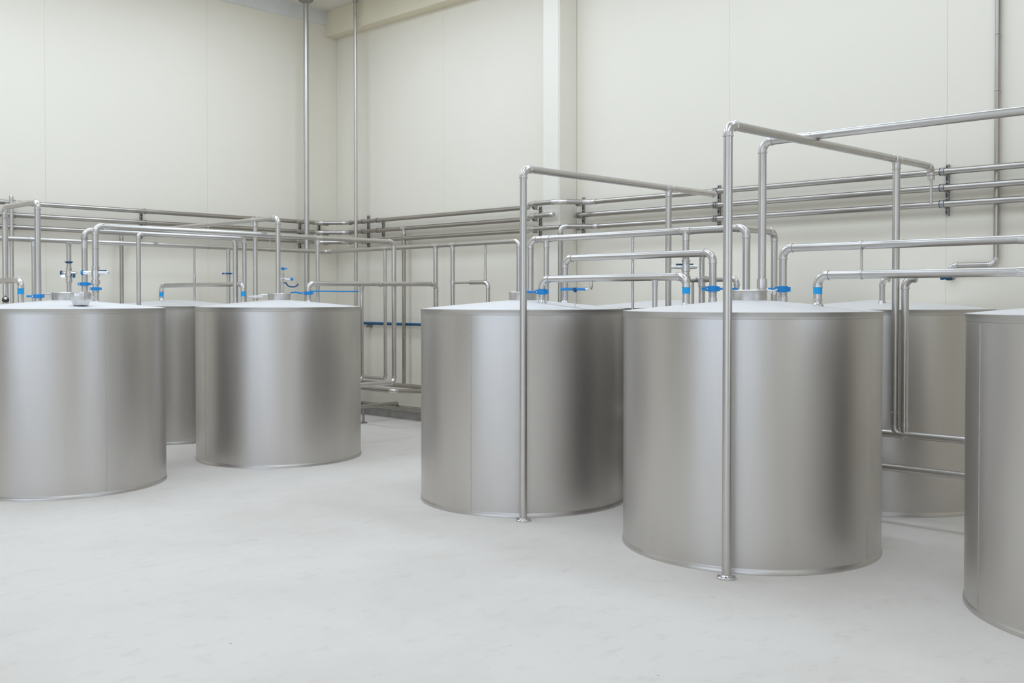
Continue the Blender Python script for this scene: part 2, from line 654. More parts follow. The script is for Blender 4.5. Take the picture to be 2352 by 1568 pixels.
p1287 = at_x(1287, PILX)
w3.path(corner_path(ZW[2]) + [Vector((RWX, 8.15, ZW[2])), Vector((PILX, 7.85, ZW[2] - 0.01)), Vector((PILX, p1287[1], ZW[2] - 0.01))], PR, 0.16)
w3.path([V(p1287, 0.0), V(p1287, ZW[2]), Vector((RWX, p1287[1] - 0.28, ZW[2])), Vector((RWX, y_near, ZW[2]))], PR, 0.062)

# couplings on the wall pipes
for w, z in ((w1, ZW[0]), (w2, ZW[1]), (w3, ZW[2])):
    for px in (25, 330, 682):
        w.coupling(V(at_y(px, LWY), z), X, PR, 1)
    for px in (744, 752):
        w.coupling(V(at_y(px, LWY), z), X, PR, 2, 0.02, M_DARK)
    for px in (806, 835):
        w.coupling(V(at_x(px, RWX), z), Y, PR, 2, 0.02, M_DARK)
    w.coupling(V(at_x(1229, RWX), z), Y, PR, 2, 0.02, M_DARK)
for w, z in ((w1, ZW[0]), (w2b, ZW[1]), (w3, ZW[2])):
    for px in (1330, 1645, 2162):
        w.coupling(V(at_x(px, RWX), z), Y, PR, 3, 0.018, M_DARK)
# drops from the wall pipes
p = at_y(280, LWY)
w3.path([V(p, ZW[2]), V(p, 0.02)], 0.023)
w3.neck(V(p, ZW[2]), -Z, PR, 0.023)
p = at_x(928, RWX)
w2.path([V(p, ZW[1] - 0.02), V(p, 0.47)], 0.026)
w2.tee(V(p, ZW[1]), Y, -Z, PR, 0.026)

# ------------------------------------------------------------------ wall brackets
def bracket(label, p, axis_along, out, z0, z1, pipes, group='slotted pipe brackets'):
    """vertical slotted channel on the wall carrying the pipes in ring clamps"""
    t = thing('pipe_bracket', label, 'bracket', V(p, z0), group)
    base = V(p, 0)
    bm = bmesh.new()
    h = (z1 - z0) / 2
    c = base + Z * (z0 + h)
    for s in (-1, 1):
        obox(bm, c + axis_along * (s * 0.0115) + out * 0.014, axis_along, out, Z, 0.002, 0.014, h)
    n = int((z1 - z0) / 0.045)
    for k in range(n + 1):
        obox(bm, base + Z * (z0 + 0.006 + (z1 - z0 - 0.012) * k / max(1, n)) + out * 0.027, axis_along, out, Z, 0.0135, 0.002, 0.007)
    obox(bm, c + out * 0.003, axis_along, out, Z, 0.0135, 0.002, h)
    obj('slotted_channel', bm, M_DARK, t)
    for z in pipes:
        q = base + out * 0.12 + Z * z
        bm = bmesh.new()
        turned(bm, q, axis_along, [(-0.010, PR + 0.001), (-0.010, PR + 0.006), (0.010, PR + 0.006), (0.010, PR + 0.001)], 20)
        obox(bm, base + out * 0.062 + Z * (z - 0.028), axis_along, out, Z, 0.009, 0.05, 0.003)
        obj('ring_clamp', bm, M_DARK, t)
    return t


for px, lab in ((1342, 'dark slotted bracket just right of the pillar'),
                (1653, 'dark slotted bracket left of the tallest stand pipe'),
                (2176, 'dark slotted bracket near the right photo edge, beside the end of the tall overhead pipe')):
    p = at_x(px, WX)
    bracket(lab, p, Y, -X, 2.32, 2.76, ZW)
p = at_x(849, WX)
bracket('dark slotted bracket on the right wall nearest the room corner', p, Y, -X, 2.30, 2.78, ZW)
p = at_x(883, WX)
bracket('short dark bracket second from the room corner on the right wall', p, Y, -X, 2.47, 2.72, ZW[:2])
p = at_x(1243, WX)
bracket('dark bracket just left of the pillar', p, Y, -X, 2.33, 2.70, ZW)
p = at_y(324, WY)
bracket('dark bracket carrying the wall pipes above the gap between the two left tanks', p, X, -Y, 2.36, 2.68, ZW)
p = at_y(688, WY)
bracket('dark bracket on the left wall just left of the thick ceiling pole', p, X, -Y, 2.27, 2.68, ZW)
p = at_y(732, WY)
bracket('dark bracket on the left wall between the thick ceiling pole and the corner', p, X, -Y, 2.50, 2.68, ZW[:2])
p = at_y(26, WY)
bracket('dark bracket on the left wall at the left photo edge', p, X, -Y, 2.36, 2.72, ZW)

# ------------------------------------------------------------------ ceiling poles
p = at_y(705, 11.74)
pole = Run('thick steel pole from ceiling to floor, left of the room corner', (p[0], p[1], 0), 'service_pole', 'pole')
pole.straight(V(p, 0), V(p, CEIL - 0.01), 0.036)
bm = bmesh.new()
turned(bm, V(p, CEIL), -Z, [(0, 0.10), (0.012, 0.10), (0.02, 0.09), (0.05, 0.045)], 28)
obj('ceiling_flange', bm, M_DARK, pole.t)
pole.sleeve(V(p, zat(p, 568)), Z, 0.039, 0.05)
p = at_x(818, 8.62)
pole = Run('slim steel pole from ceiling to floor, right of the room corner', (p[0], p[1], 0), 'service_pole', 'pole')
pole.straight(V(p, 0), V(p, CEIL - 0.005), 0.0235)
bm = bmesh.new()
turned(bm, V(p, CEIL), -Z, [(0, 0.036), (0.012, 0.036), (0.02, 0.030), (0.05, 0.027)], 24)
obj('ceiling_flange', bm, M_DARK, pole.t)
pole.coupling(V(p, zat(p, 33)), Z, 0.0235, 2, 0.02)

# ------------------------------------------------------------------ fourth run, hung off both walls
S4X, S4Y = 8.25, 11.40
c4 = at_y(750, S4Y)
z4 = zat((S4X, S4Y), 578)
r4 = Run('long pipe below the wall bundle, bending at the corner, with many drop legs', (S4X, S4Y, 0))
p1192 = at_x(1192, S4X)
z4b = zat(p1192, 553)
r4.path([Vector((0.0, S4Y, z4)), Vector((S4X, S4Y, z4)), V(p1192, z4b), V(p1192, 0)], PR, 0.055)


def z_r4(p):
    if p[1] > S4Y - 0.01:
        return z4
    f = (S4Y - p[1]) / (S4Y - p1192[1])
    return z4 + (z4b - z4) * f


def drop4(px, plane, zend, r, elbow=None, kind='tee'):
    p = at_y(px, S4Y) if plane == 'y' else at_x(px, S4X)
    z = z_r4(p)
    ax = X if plane == 'y' else Y
    if elbow is not None:
        r4.path([V(p, z), V(p, zend), V(p, zend) + elbow], r)
    else:
        r4.path([V(p, z), V(p, zend)], r)
    if kind == 'tee':
        r4.tee(V(p, z), ax, -Z, PR, r)
    else:
        r4.neck(V(p, z), -Z, PR, r)
    return p


drop4(78, 'y', 0, 0.021)
p159 = drop4(159, 'y', 0, 0.025, kind='neck')
p447 = drop4(447, 'y', 1.54, 0.012, kind='neck')
r4.sleeve(V(p447, zat(p447, 640)), Z, 0.0165, 0.10)
p525 = drop4(525, 'y', 0, 0.0235, kind='neck')
drop4(885, 'x', 0.585, 0.0225, Vector((0, 1.6, 0)))
drop4(1001, 'x', 0, 0.029)
p1040 = drop4(1040, 'x', 0, 0.027)
p1115 = at_x(1115, S4X)
p1121 = at_x(1121, S4X)
zx = zat(p1121, 648)
r4.path([V(p1115, z_r4(p1115)), V(p1115, zx + 0.02)], 0.013)
r4.neck(V(p1115, z_r4(p1115)), -Z, PR, 0.013)
r4.sleeve(V(p1115, zat(p1115, 632)), Z, 0.018, 0.12)
r4.path([V(p1040, zx), V((S4X, (p1040[1] + p1121[1]) / 2), zx)], 0.013)
r4.path([V((S4X, (p1040[1] + p1121[1]) / 2), zx), V(p1121, zx), V(p1121, 0)], 0.024, 0.06)
r4.sleeve(V(p1040, zx), Z, 0.031, 0.05)
r4.coupling(V((S4X, S4Y - 0.1), z4), Y, PR, 2, 0.02)

# ------------------------------------------------------------------ gantry pipes
def gantry(label, pts, r):
    g = Run(label, (pts[0][0], pts[0][1], 0), 'overhead_pipe', 'pipe')
    g.path(pts, r, r * 2.1)
    return g


# above the middle tank
pc = floor_at(1202, 1196)
zc = zat(pc, 387)
ge = (7.80, pc[1] - 0.02)
gC = gantry('overhead pipe of the middle tank, rising from a floor flange and crossing to the right', [V(pc, 0.0), V(pc, zc), V(ge, zc)], 0.0265)
gC.foot(pc, 0.0265, 0.055)
gC.cap(V(ge, zc), X, 0.028)
gl = at_y(1535, pc[1] - 0.015)
gC.path([V(gl, zc), V(gl, 0)], 0.026)
gC.tee(V(gl, zc), X, -Z, 0.0265, 0.026)
# above the large right tank
pd = floor_at(1671, 1328)
zd = zat(pd, 286)
dl = at_y(2057, 3.01)
s = (dl[1] - pd[1]) / (dl[0] - pd[0])
de = (7.66, pd[1] + s * (7.66 - pd[0]))
LX = dl[0]
gD = gantry('tallest overhead pipe, rising from a floor flange before the large right tank', [V(pd, 0), V(pd, zd), V(de, zd), V(de, zd - 0.10)], 0.0262)
gD.foot(pd, 0.0262, 0.056)
gD.path([V(de, zd - 0.09), V(de, zat(de, 470))], 0.0105)
zl1 = zat(dl, 998)
gD.path([V(dl, zd), V(dl, zl1), V(dl, zl1) - Y * 0.09], 0.026, 0.055)
gD.tee(V(dl, zd), X, -Z, 0.0262, 0.026)
gD.coupling(V(dl, zat(dl, 946)), Z, 0.026, 1)
# above the left-centre tank, going to the left wall
zb = zat(TB, 500)
gb0 = (TB[0], TB[1] + 0.02)
gb1 = (TB[0] - 0.02, LWY - 0.12)
gB = gantry('overhead pipe rising from the collar of the tank left of centre toward the left wall', [V(gb0, LIDTOP + 0.05), V(gb0, zb), V(gb1, zb)], 0.0245)
gB.cap(V(gb1, zb), Y, 0.0245)
pb = at_x(587, TB[0] - 0.005)
gB.path([V(pb, zb), V(pb, lid_z(TB, pb))], 0.0235)
gB.tee(V(pb, zb), Y, -Z, 0.0245, 0.0235)
# above the leftmost tank
ga = at_x(88, 3.5)
za = zat(ga, 463)
ga2 = at_x(13, 3.5)
gA = gantry('overhead pipe rising from the lid of the leftmost tank, beside the left photo edge', [V(ga, lid_z(TA, ga)), V(ga, za), V(ga2, za), V(ga2, 0)], 0.0255)
gA.coupling(V(ga2, zat(ga2, 500)), Z, 0.0255, 2)
p27 = at_y(28, 11.72)
rr = Run('plain upright pipe at the left photo edge, standing behind the overhead pipe', (p27[0], p27[1], 0))
rr.straight(V(p27, 0), V(p27, ZW[0] + 0.05), 0.021)
rr.cap(V(p27, ZW[0] + 0.05), Z, 0.021)

# ------------------------------------------------------------------ runs between the left tanks
# arching run from the leftmost tank over to the right of the next one
a0, a1 = at_y(220, 9.1), at_y(905, 9.1)
z5 = zat(a0, 519)
r5 = Run('high arching pipe from the leftmost tank over to the centre floor gap', (a0[0], a0[1], 0))
zlo = zat(a1, 878)
r5.path([V(a0, lid_z(TA, a0)), V(a0, z5), V(a1, z5), V(a1, zlo), Vector((TB[0] + TR - 0.03, 9.1, zlo))], PR, 0.062)
r5.root(a0, lid_z(TA, a0), PR)
r5.coupling(V(a0, zat(a0, 570)), Z, PR * 1.03, 1)
p730 = at_y(730, 9.1)
r5.path([V(p730, z5), V(p730, 0)], 0.0205)
r5.tee(V(p730, z5), X, -Z, PR, 0.0205)
# lower parallel run behind it
b0, b1 = at_y(195, 9.55), at_y(541, 9.55)
z6 = zat(b0, 529)
r6 = Run('arching pipe just behind the high one, from the leftmost tank to the next lid', (b0[0], b0[1], 0))
r6.path([V(b0, lid_z(TA, b0)), V(b0, z6), V(b1, z6), V(b1, lid_z(TB, b1))], 0.027, 0.062)
r6.coupling(V(b0, zat(b0, 547)), Z, 0.028, 2, 0.02)
r6.sleeve(V(b0, zat(b0, 562)), Z, 0.030, 0.07)
# slim arching run further back
c0, c1 = at_y(319, 9.48), at_y(562, 9.48)
z7 = zat(c0, 536)
r7 = Run('slim arching pipe with its left leg standing in the gap between the two left tanks', (c0[0], c0[1], 0))
r7.path([V(c0, 0), V(c0, z7), V(c1, z7), V(c1, lid_z(TB, c1))], 0.0215, 0.042)
# small hanging rods
for px, y0, y1, lab in ((479, 520, 566, 'thin hanging rod left of the overhead pipe of the tank left of centre'),
                        (621, 541, 572, 'short thin hanging rod just left of the tallest upright on the tank left of centre')):
    p = at_y(px, S4Y)
    za_, zb_ = zat(p, y0), zat(p, y1)
    bm = bmesh.new()
    rod = thing('hanger_rod', lab, 'rod', V(p, z4))
    sweep(bm, [V(p, zb_) , V(p, za_)], 0.007, 10)
    obj('rod', bm, M_PIPE, rod)
    bm = bmesh.new()
    turned(bm, V(p, z4), X, [(-0.008, PR + 0.0005), (-0.008, PR + 0.004), (0.008, PR + 0.004), (0.008, PR + 0.0005)], 20)
    obj('ring_clamp', bm, M_PIPE, rod)

# low bridging pipes with blue tape
RL = 0.0265


def bridge(label, c_a, pa, c_b, pb, z, r=RL):
    g = Run(label, (pa[0], pa[1], 0), 'bridge_pipe', 'pipe')
    return g


ta = at_x(48, 3.5)
zt = zat(ta, 643)
gt = Run('low pipe with a blue band on the leftmost tank, leaving the photo at left', (ta[0], ta[1], 0), 'bridge_pipe', 'pipe')
gt.path([V(ta, lid_z(TA, ta)), V(ta, zt), Vector((3.5, 11.0, zt)), Vector((3.5, 11.0, 0))], RL, 0.062)
gt.tape(V(ta, zat(ta, 669)), RL)
gt.root(ta, lid_z(TA, ta), RL)
tf, tb = at_x(371, 5.75), at_x(559, 5.75)
zt = zat(tb, 652)
gt = Run('low bridge pipe with a blue band on each leg, behind and between the left tanks', (tb[0], tb[1], 0), 'bridge_pipe', 'pipe')
gt.path([V(tf, lid_z(TF, tf)), V(tf, zt), V(tb, zt), V(tb, lid_z(TB, tb))], 0.0245, 0.062)
gt.tape(V(tf, zat(tf, 676)), 0.0245)
gt.tape(V(tb, zat(tb, 675)), 0.0245)
gt.root(tf, lid_z(TF, tf), 0.0245)
gt.root(tb, lid_z(TB, tb), 0.0245)
# run from the tank left of centre to the middle
q0, q1 = at_y(708, 8.9), at_y(1002, 8.9)
zq = zat(q0, 651)
r8 = Run('low pipe from the tank left of centre, level above the floor gap to its right', (q0[0], q0[1], 0), 'bridge_pipe', 'pipe')
r8.path([V(q0, lid_z(TB, q0)), V(q0, zq), V(q1, zq + 0.015), V(q1, 0)], 0.0262, 0.062)
r8.root(q0, lid_z(TB, q0), 0.0262)
qm = at_y(874, 8.9)
r8.coupling(V(qm, zq + 0.008), X, 0.0262, 2, 0.025)
p832 = at_y(831, 8.9)
r8.path([V(p832, zq), V(p832, zat(p832, 872)), Vector((TB[0] + TR - 0.03, 8.9, zat(p832, 872)))], 0.0205, 0.05)
r8.neck(V(p832, zq), -Z, 0.0262, 0.0205)
# blue rod from the valve
p822 = at_y(822, 8.86)
rod = thing('blue_rod', 'thin bright blue rod level below the pipe right of the tank left of centre', 'rod', V(at_y(716, 8.86), zat(q0, 668)))
zbr = zat(q0, 668.5)
bm = bmesh.new()
sweep(bm, [V(at_y(716, 8.86), zbr), V(p822, zbr)], 0.0075, 12)
obj('rod', bm, M_BLUE, rod)
bm = bmesh.new()
sweep(bm, [V(p822, zbr), V(p822, zbr) + Vector((0.03, 0.0, 0.008)), V((p822[0] + 0.045, 8.885), zbr + 0.03)], [0.009, 0.0085, 0.008], 12)
obj('metal_end', bm, M_FIT, rod, 'bare steel end')

# ------------------------------------------------------------------ runs between middle and right tanks
d0, d1 = at_x(1245, 5.9), at_x(1576, 5.9)
zd0 = zat(d0, 641)
r9 = Run('lowest bridge pipe from the middle tank to the large right tank, one blue band', (d0[0], d0[1], 0), 'bridge_pipe', 'pipe')
r9.path([V(d0, lid_z(TC, d0)), V(d0, zd0), V(d1, zd0), V(d1, lid_z(TD, d1))], RL, 0.062)
r9.tape(V(d1, zat(d1, 666)), RL, 0.052)
r9.root(d0, lid_z(TC, d0), RL)
r9.root(d1, lid_z(TD, d1), RL)
p1504 = at_x(1504, 5.9)
r9.path([V(p1504, zd0), V(p1504, 0)], 0.0185)
r9.neck(V(p1504, zd0), -Z, RL, 0.0185)
e0, e1 = at_x(1298, 6.3), at_x(1637, 6.3)
ze0 = zat(e0, 593)
r10 = Run('second bridge pipe from the middle tank to the large right tank, one step higher', (e0[0], e0[1], 0), 'bridge_pipe', 'pipe')
r10.path([V(e0, lid_z(TC, e0)), V(e0, ze0), V(e1, ze0), V(e1, lid_z(TD, e1))], RL, 0.062)
r10.root(e0, lid_z(TC, e0), RL)
r10.root(e1, lid_z(TD, e1), RL)
r10.sleeve(V(e1, zat(e1, 690)), Z, 0.031, 0.045)
# highest bridging run
f0, f1 = at_x(1219, 6.5), at_x(1714, 6.5)
zf = zat(f0, 550)
r11 = Run('highest bridge pipe from the middle tank to the large right tank, with drop legs', (f0[0], f0[1], 0), 'bridge_pipe', 'pipe')
r11.path([V(f0, lid_z(TC, f0)), V(f0, zf), V(f1, zf), V(f1, lid_z(TD, f1))], PR, 0.062)
p = at_x(1255, 6.5)
r11.path([V(p, zf), V(p, lid_z(TC, p))], 0.024)
r11.tee(V(p, zf), Y, -Z, PR, 0.024)
p1575 = at_x(1575, 6.5)
r11.path([V(p1575, zf), V(p1575, 0)], 0.0255)
r11.tee(V(p1575, zf), Y, -Z, PR, 0.0255)
p = at_x(1453, 6.5)
r11.path([V(p, zf), V(p, zat(p, 608))], 0.010)
r11.neck(V(p, zf), -Z, PR, 0.010)
r11.sleeve(V(p, zat(p, 608)), Z, 0.013, 0.06)
r11.path([V(p, zat(p, 612)), V(p, 0)], 0.0115)
# side branch
f1t = at_x(1690, 6.5)
p1778 = at_y(1778, f1t[1] + 0.0)
r11.path([V(f1t, zf), V(p1778, zf), V(p1778, 0.66)], 0.025, 0.062)
# small cross pipe with two legs
g0, g1 = at_x(1590, 6.55), at_x(1612, 6.62)
zg = zat(g1, 641)
r12 = Run('short low cross pipe on two legs, behind the bridge pipes at the tallest stand pipe', (g1[0], g1[1], 0), 'bridge_pipe', 'pipe')
gx1 = at_x(1692, 6.62)
gx0 = at_x(1586, 6.62)
r12.path([V(gx0, zg - 0.003), V(gx1, zg), V(gx1, zg - 0.075)], 0.0205, 0.04)
r12.path([V(g1, zat(g1, 585)), V(g1, zg)], 0.0205)
r12.path([V(g1, zg), V(g1, 0)], 0.0245)
r12.tee(V(g1, zg), Y, -Z, 0.0205, 0.0245)
r12.cap(V(g1, zat(g1, 585)), Z, 0.0205)
g0 = at_x(1591, 6.62)
r12.path([V(g0, zg), V(g0, 0)], 0.011)

# uprights and runs leaving to the right
h0 = (TD[0] + 0.085, TD[1] - 0.02)
h0 = at_x(1750, 6.0)
zh = zat(h0, 326)
r13 = Run('highest pipe leaving the photo at right, rising from the collar of the large right tank', (h0[0], h0[1], 0), 'overhead_pipe', 'pipe')
r13.path([V(h0, lid_z(TD, h0)), V(h0, zh), Vector((6.0, 0.2, zh))], 0.0262, 0.062)
r13.sleeve(V(h0, zat(h0, 651)), Z, 0.0335, 0.062)
r13.sleeve(V(h0, zat(h0, 667)), Z, 0.031, 0.016, M_WHITE, 'white_collar')
pc_ = at_x(1845, 6.0)
r13.sleeve(V(pc_, zh), Y, 0.0285, 0.10)
k0 = at_x(1798, 6.3)
zk = zat(k0, 570)
r14 = Run('upper of two low pipes from the large right tank out of the photo at right', (k0[0], k0[1], 0), 'bridge_pipe', 'pipe')
r14.path([V(k0, lid_z(TD, k0)), V(k0, zk), Vector((6.3, 0.6, zk))], 0.0262, 0.062)
r14.root(k0, lid_z(TD, k0), RL)
r14.sleeve(V(k0, zat(k0, 688)), Z, 0.031, 0.045)
r14.sleeve(V(at_x(2347, 6.3), zk), Y, 0.0285, 0.04)
l0 = at_x(1878, 5.9)
zl = zat(l0, 632)
r15 = Run('lower of two low pipes from the large right tank out at right, blue band', (l0[0], l0[1], 0), 'bridge_pipe', 'pipe')
r15.path([V(l0, lid_z(TD, l0)), V(l0, zl), Vector((5.9, 0.6, zl))], 0.0262, 0.062)
r15.tape(V(l0, zat(l0, 666)), 0.0262, 0.05)
r15.root(l0, lid_z(TD, l0), RL)
r15.coupling(V(l0, zat(l0, 689)), Z, 0.0262, 1)
r15.sleeve(V(at_x(2347, 5.9), zl), Y, 0.0285, 0.04)
pa_, pb_ = at_x(1978, 5.9), at_x(1978, 6.3)
rod = thing('hanger_rod', 'thin upright rod between the two low pipes leaving at right', 'rod', V(pa_, zl))
bm = bmesh.new()
sweep(bm, [V(pa_, zl + 0.02), V(pb_, zk - 0.02)], 0.008, 12)
obj('rod', bm, M_PIPE, rod)
for pp, zz in ((pa_, zl), (pb_, zk)):
    bm = bmesh.new()
    turned(bm, V(pp, zz), Y, [(-0.008, 0.0268), (-0.008, 0.030), (0.008, 0.030), (0.008, 0.0268)], 20)
    obj('ring_clamp', bm, M_PIPE, rod)
# short riser of the back right tank
m0 = at_x(2026, 7.7)
zm = zat(m0, 641)
r16 = Run('short riser on the lid of the tank behind the right front pair', (m0[0], m0[1], 0), 'bridge_pipe', 'pipe')
r16.path([V(m0, lid_z(TE, m0)), V(m0, zm), V(at_x(2043, 7.7), zm)], 0.0215, 0.045)
r16.root(m0, lid_z(TE, m0), 0.0215)
# wall upright at right with its tail to the front
n0 = at_x(2290, WX - 0.05)
n0 = at_x(2287, WX - 0.035)
zn = zat(n0, 607)
n1 = at_x(2182, WX - 0.035)
r17 = Run('slim upright on the right wall near the photo edge, down to a low elbow', (n0[0], n0[1], 0), mat=M_SHADED_PIPE)
r17.path([V(n0, CEIL - 0.36), V(n0, zn), V(n1, zn), V(n1, zn - 0.13)], 0.0215, 0.05)
r17.coupling(V(n0, zat(n0, 78)), Z, 0.0215, 1)
r17.coupling(V(n0, zat(n0, 208)), Z, 0.0215, 1)
o0 = at_x(2079, LX)
zo = zat(o0, 640)
zl1b = zat(at_x(2100, LX), 1000)
r18 = Run('upright just right of the rear leg of the tallest overhead pipe, before the back tank', (o0[0], o0[1], 0))
o1 = at_x(2165, LX)
r18.path([V(o0, zl1b), V(o0, zo), V(at_x(2105, LX), zo)], 0.0255, 0.06)
r18.path([V(at_x(2098, LX), zo + 0.012), V(o1, zo + 0.012)], 0.008, 0.02)
r18.sleeve(V(o0, zat(o0, 975)), Z, 0.029, 0.03)
# two low level pipes
for row, lab in ((1000, 'upper of two low level pipes between the right front tanks'),
                 (1079, 'lower of two low level pipes between the right front tanks')):
    z = zat(at_x(2100, LX), row)
    rl = Run(lab, (LX, 2.4, 0))
    rl.path([Vector((LX, 5.3, z)), Vector((LX, 0.3, z))], 0.0265)
    rl.cap(Vector((LX, 5.3, z)), Y, 0.0265)
    rl.cap(Vector((LX, 0.3, z)), -Y, 0.0265)
    for yy in (4.9, 0.7):
        bm = bmesh.new()
        sweep(bm, [Vector((LX, yy, 0.0)), Vector((LX, yy, z - 0.02))], 0.012, 10)
        obj('support_leg', bm, M_DARK, rl.t)
    if row == 1000:
        rl.sleeve(V(at_x(2076, LX), z), Y, 0.029, 0.09)

# ------------------------------------------------------------------ floor gap at centre: low pipes along the right wall
zlw = zat(at_x(900, 8.70), 883)
rl = Run('upper low pipe along the right wall seen in the centre floor gap', (8.70, 9.0, 0), mat=M_SHADED_PIPE)
rl.path([Vector((8.70, 11.8, zlw)), Vector((8.70, 6.7, zlw))], 0.030)
p935 = at_x(938, 8.70)
zb2 = zat(at_x(904, 8.0), 898)
for yy in (11.6, 7.0):
    bm = bmesh.new()
    sweep(bm, [Vector((8.70, yy, 0.0)), Vector((8.70, yy, zlw - 0.02))], 0.012, 10)
    obj('support_leg', bm, M_DARK, rl.t)
pj = at_x(903, 8.0)
r19 = Run('short dark L shaped pipe just below the upper low wall pipe in the centre gap', (8.0, pj[1], 0), mat=M_SHADED_PIPE)
r19.path([Vector((8.0, 10.9, zb2)), V(pj, zb2), Vector((8.66, pj[1], zlw - 0.03))], 0.027, 0.05)
bm = bmesh.new()
sweep(bm, [Vector((8.0, 10.7, 0.0)), Vector((8.0, 10.7, zb2 - 0.02))], 0.012, 10)
obj('support_leg', bm, M_DARK, r19.t)
zlw2 = zat(at_x(900, 8.70), 933)
rl = Run('lowest pipe along the right wall in the centre floor gap', (8.70, 9.0, 0), mat=M_SHADED_PIPE)
rl.path([Vector((8.70, 11.8, zlw2)), Vector((8.70, 6.7, zlw2))], 0.028)
pt = at_x(912, 8.70)
zt3 = zat(pt, 926)
rl.path([Vector((8.70, pt[1], zt3)), Vector((6.36, pt[1], zt3))], 0.027)
pl = at_y(834, pt[1])
bm = bmesh.new()
sweep(bm, [Vector((pl[0], pl[1], 0.0)), Vector((pl[0], pl[1], zt3))], 0.016, 12)
turned(bm, Vector((pl[0], pl[1], 0)), Z, [(0, 0.05), (0.012, 0.05), (0.02, 0.02)], 20)
obj('support_leg', bm, M_DARK, rl.t)
# blue pipe on the wall
zbp = zat(at_x(900, 8.84), 743.5)
rb = Run('dark blue pipe level along the right wall in the centre gap', (8.84, 9.0, 0), 'blue_pipe', 'pipe', mat=M_NAVY)
rb.path([Vector((8.84, 11.7, zbp)), Vector((8.84, 7.9, zbp))], 0.0195)
for px in (846, 1100):
    pbk = at_x(px, 8.84)
    bm = bmesh.new()
    box(bm, (8.80, pbk[1] - 0.013, zbp - 0.055), (8.90, pbk[1] + 0.013, zbp - 0.035))
    box(bm, (8.885, pbk[1] - 0.018, zbp - 0.065), (8.90, pbk[1] + 0.018, zbp - 0.015))
    box(bm, (8.815, pbk[1] - 0.006, zbp - 0.04), (8.865, pbk[1] + 0.006, zbp - 0.018))
    obj('wall_bracket', bm, M_DARK, rb.t)

# ------------------------------------------------------------------ valves
def clamp_valve(label, p, z, r, d, L, mat, name='clamp_valve', tilt=0.0, wide=0.034, tail=0.0, group='blue clamp valves on the pipes'):
    """two-lobed ring clamped on a pipe with a lever arm along d"""
    d = Vector(d).normalized()
    s = Vector((-d.y, d.x, 0))
    c = V(p, z)
    t = thing(name, label, 'valve', c, group)
    bm = bmesh.new()
    turned(bm, c, Z, [(-wide / 2, r + 0.001), (-wide / 2, r + 0.008), (-wide / 2 + 0.004, r + 0.011), (wide / 2 - 0.004, r + 0.011), (wide / 2, r + 0.008), (wide / 2, r + 0.001)], 24)
    obox(bm, c + d * (r + 0.016), d, s, Z, 0.012, 0.013, wide / 2 * 0.8)
    obox(bm, c - d * (r + 0.014), d, s, Z, 0.010, 0.012, wide / 2 * 0.75)
    obj('clamp_ring', bm, mat, t)
    bm = bmesh.new()
    st = c + d * (r + 0.024)
    en = c + d * (r + 0.024 + L) + Z * tilt
    sweep(bm, [st, st + (en - st) * 0.25, st + (en - st) * 0.6, en - (en - st) * 0.06, en], [0.011, 0.008, 0.009, 0.012, 0.008], 12)
    h = obj('lever', bm, mat, t)
    if tail:
        bm = bmesh.new()
        st2 = c - d * (r + 0.022)
        en2 = c - d * (r + 0.022 + tail)
        sweep(bm, [st2, st2 + (en2 - st2) * 0.5, en2], [0.008, 0.009, 0.007], 12)
        obj('lever', bm, mat, t)
    bm = bmesh.new()
    turned(bm, c + d * (r + 0.016) - s * 0.018, s, [(0, 0.006), (0.036, 0.006)], 8)
    turned(bm, c + d * (r + 0.016) - s * 0.022, s, [(0, 0.009), (0.006, 0.009)], 6)
    obj('clamp_bolt', bm, M_FIT, t, 'steel bolt')
    bm = bmesh.new()
    for k in range(2):
        turned(bm, c - Z * (wide / 2 + 0.010 + k * 0.014), Z, ring_prof(r * 1.02, 0.010, 0.004))
    obj('steel_union', bm, M_FIT, t, 'bare steel rings below the clamp')
    return t


RTV = Vector((RT.x, RT.y, 0))      # toward the right of the hall as entered
# levers are set along the pipe rows or square to them
clamp_valve('blue clamp valve at the foot of the upright overhead pipe on the leftmost tank', ga, zat(ga, 680), 0.0255, -RTV, 0.05, M_BLUE)
clamp_valve('blue clamp on the arching pipe above the dented bowl, upper and left of two', b0, zat(b0, 652), 0.027, -RTV, 0.012, M_BLUE, tail=0.025)
clamp_valve('small blue clamp ring low on the high arching pipe right of the dented bowl', a0, zat(a0, 663), PR, -RTV, 0.006, M_BLUE, wide=0.03)
clamp_valve('blue clamp valve on the low pipe right of the collar, tank left of centre', q0, zat(q0, 673), 0.0262, -RTV, 0.05, M_BLUE)
clamp_valve('blue clamp valve on the lid of the middle tank, lever reaching behind its stand pipe', d0, zat(d0, 670), RL, -RTV, 0.075, M_BLUE, wide=0.042)
clamp_valve('blue clamp valve with long levers on both sides, left of the tallest stand pipe', e1, zat(e1, 663), RL, -RTV, 0.03, M_BLUE, tail=0.13, wide=0.042)
clamp_valve('blue clamp valve right of the collar of the large right tank', k0, zat(k0, 664), 0.0262, -RTV, 0.05, M_BLUE, wide=0.042)

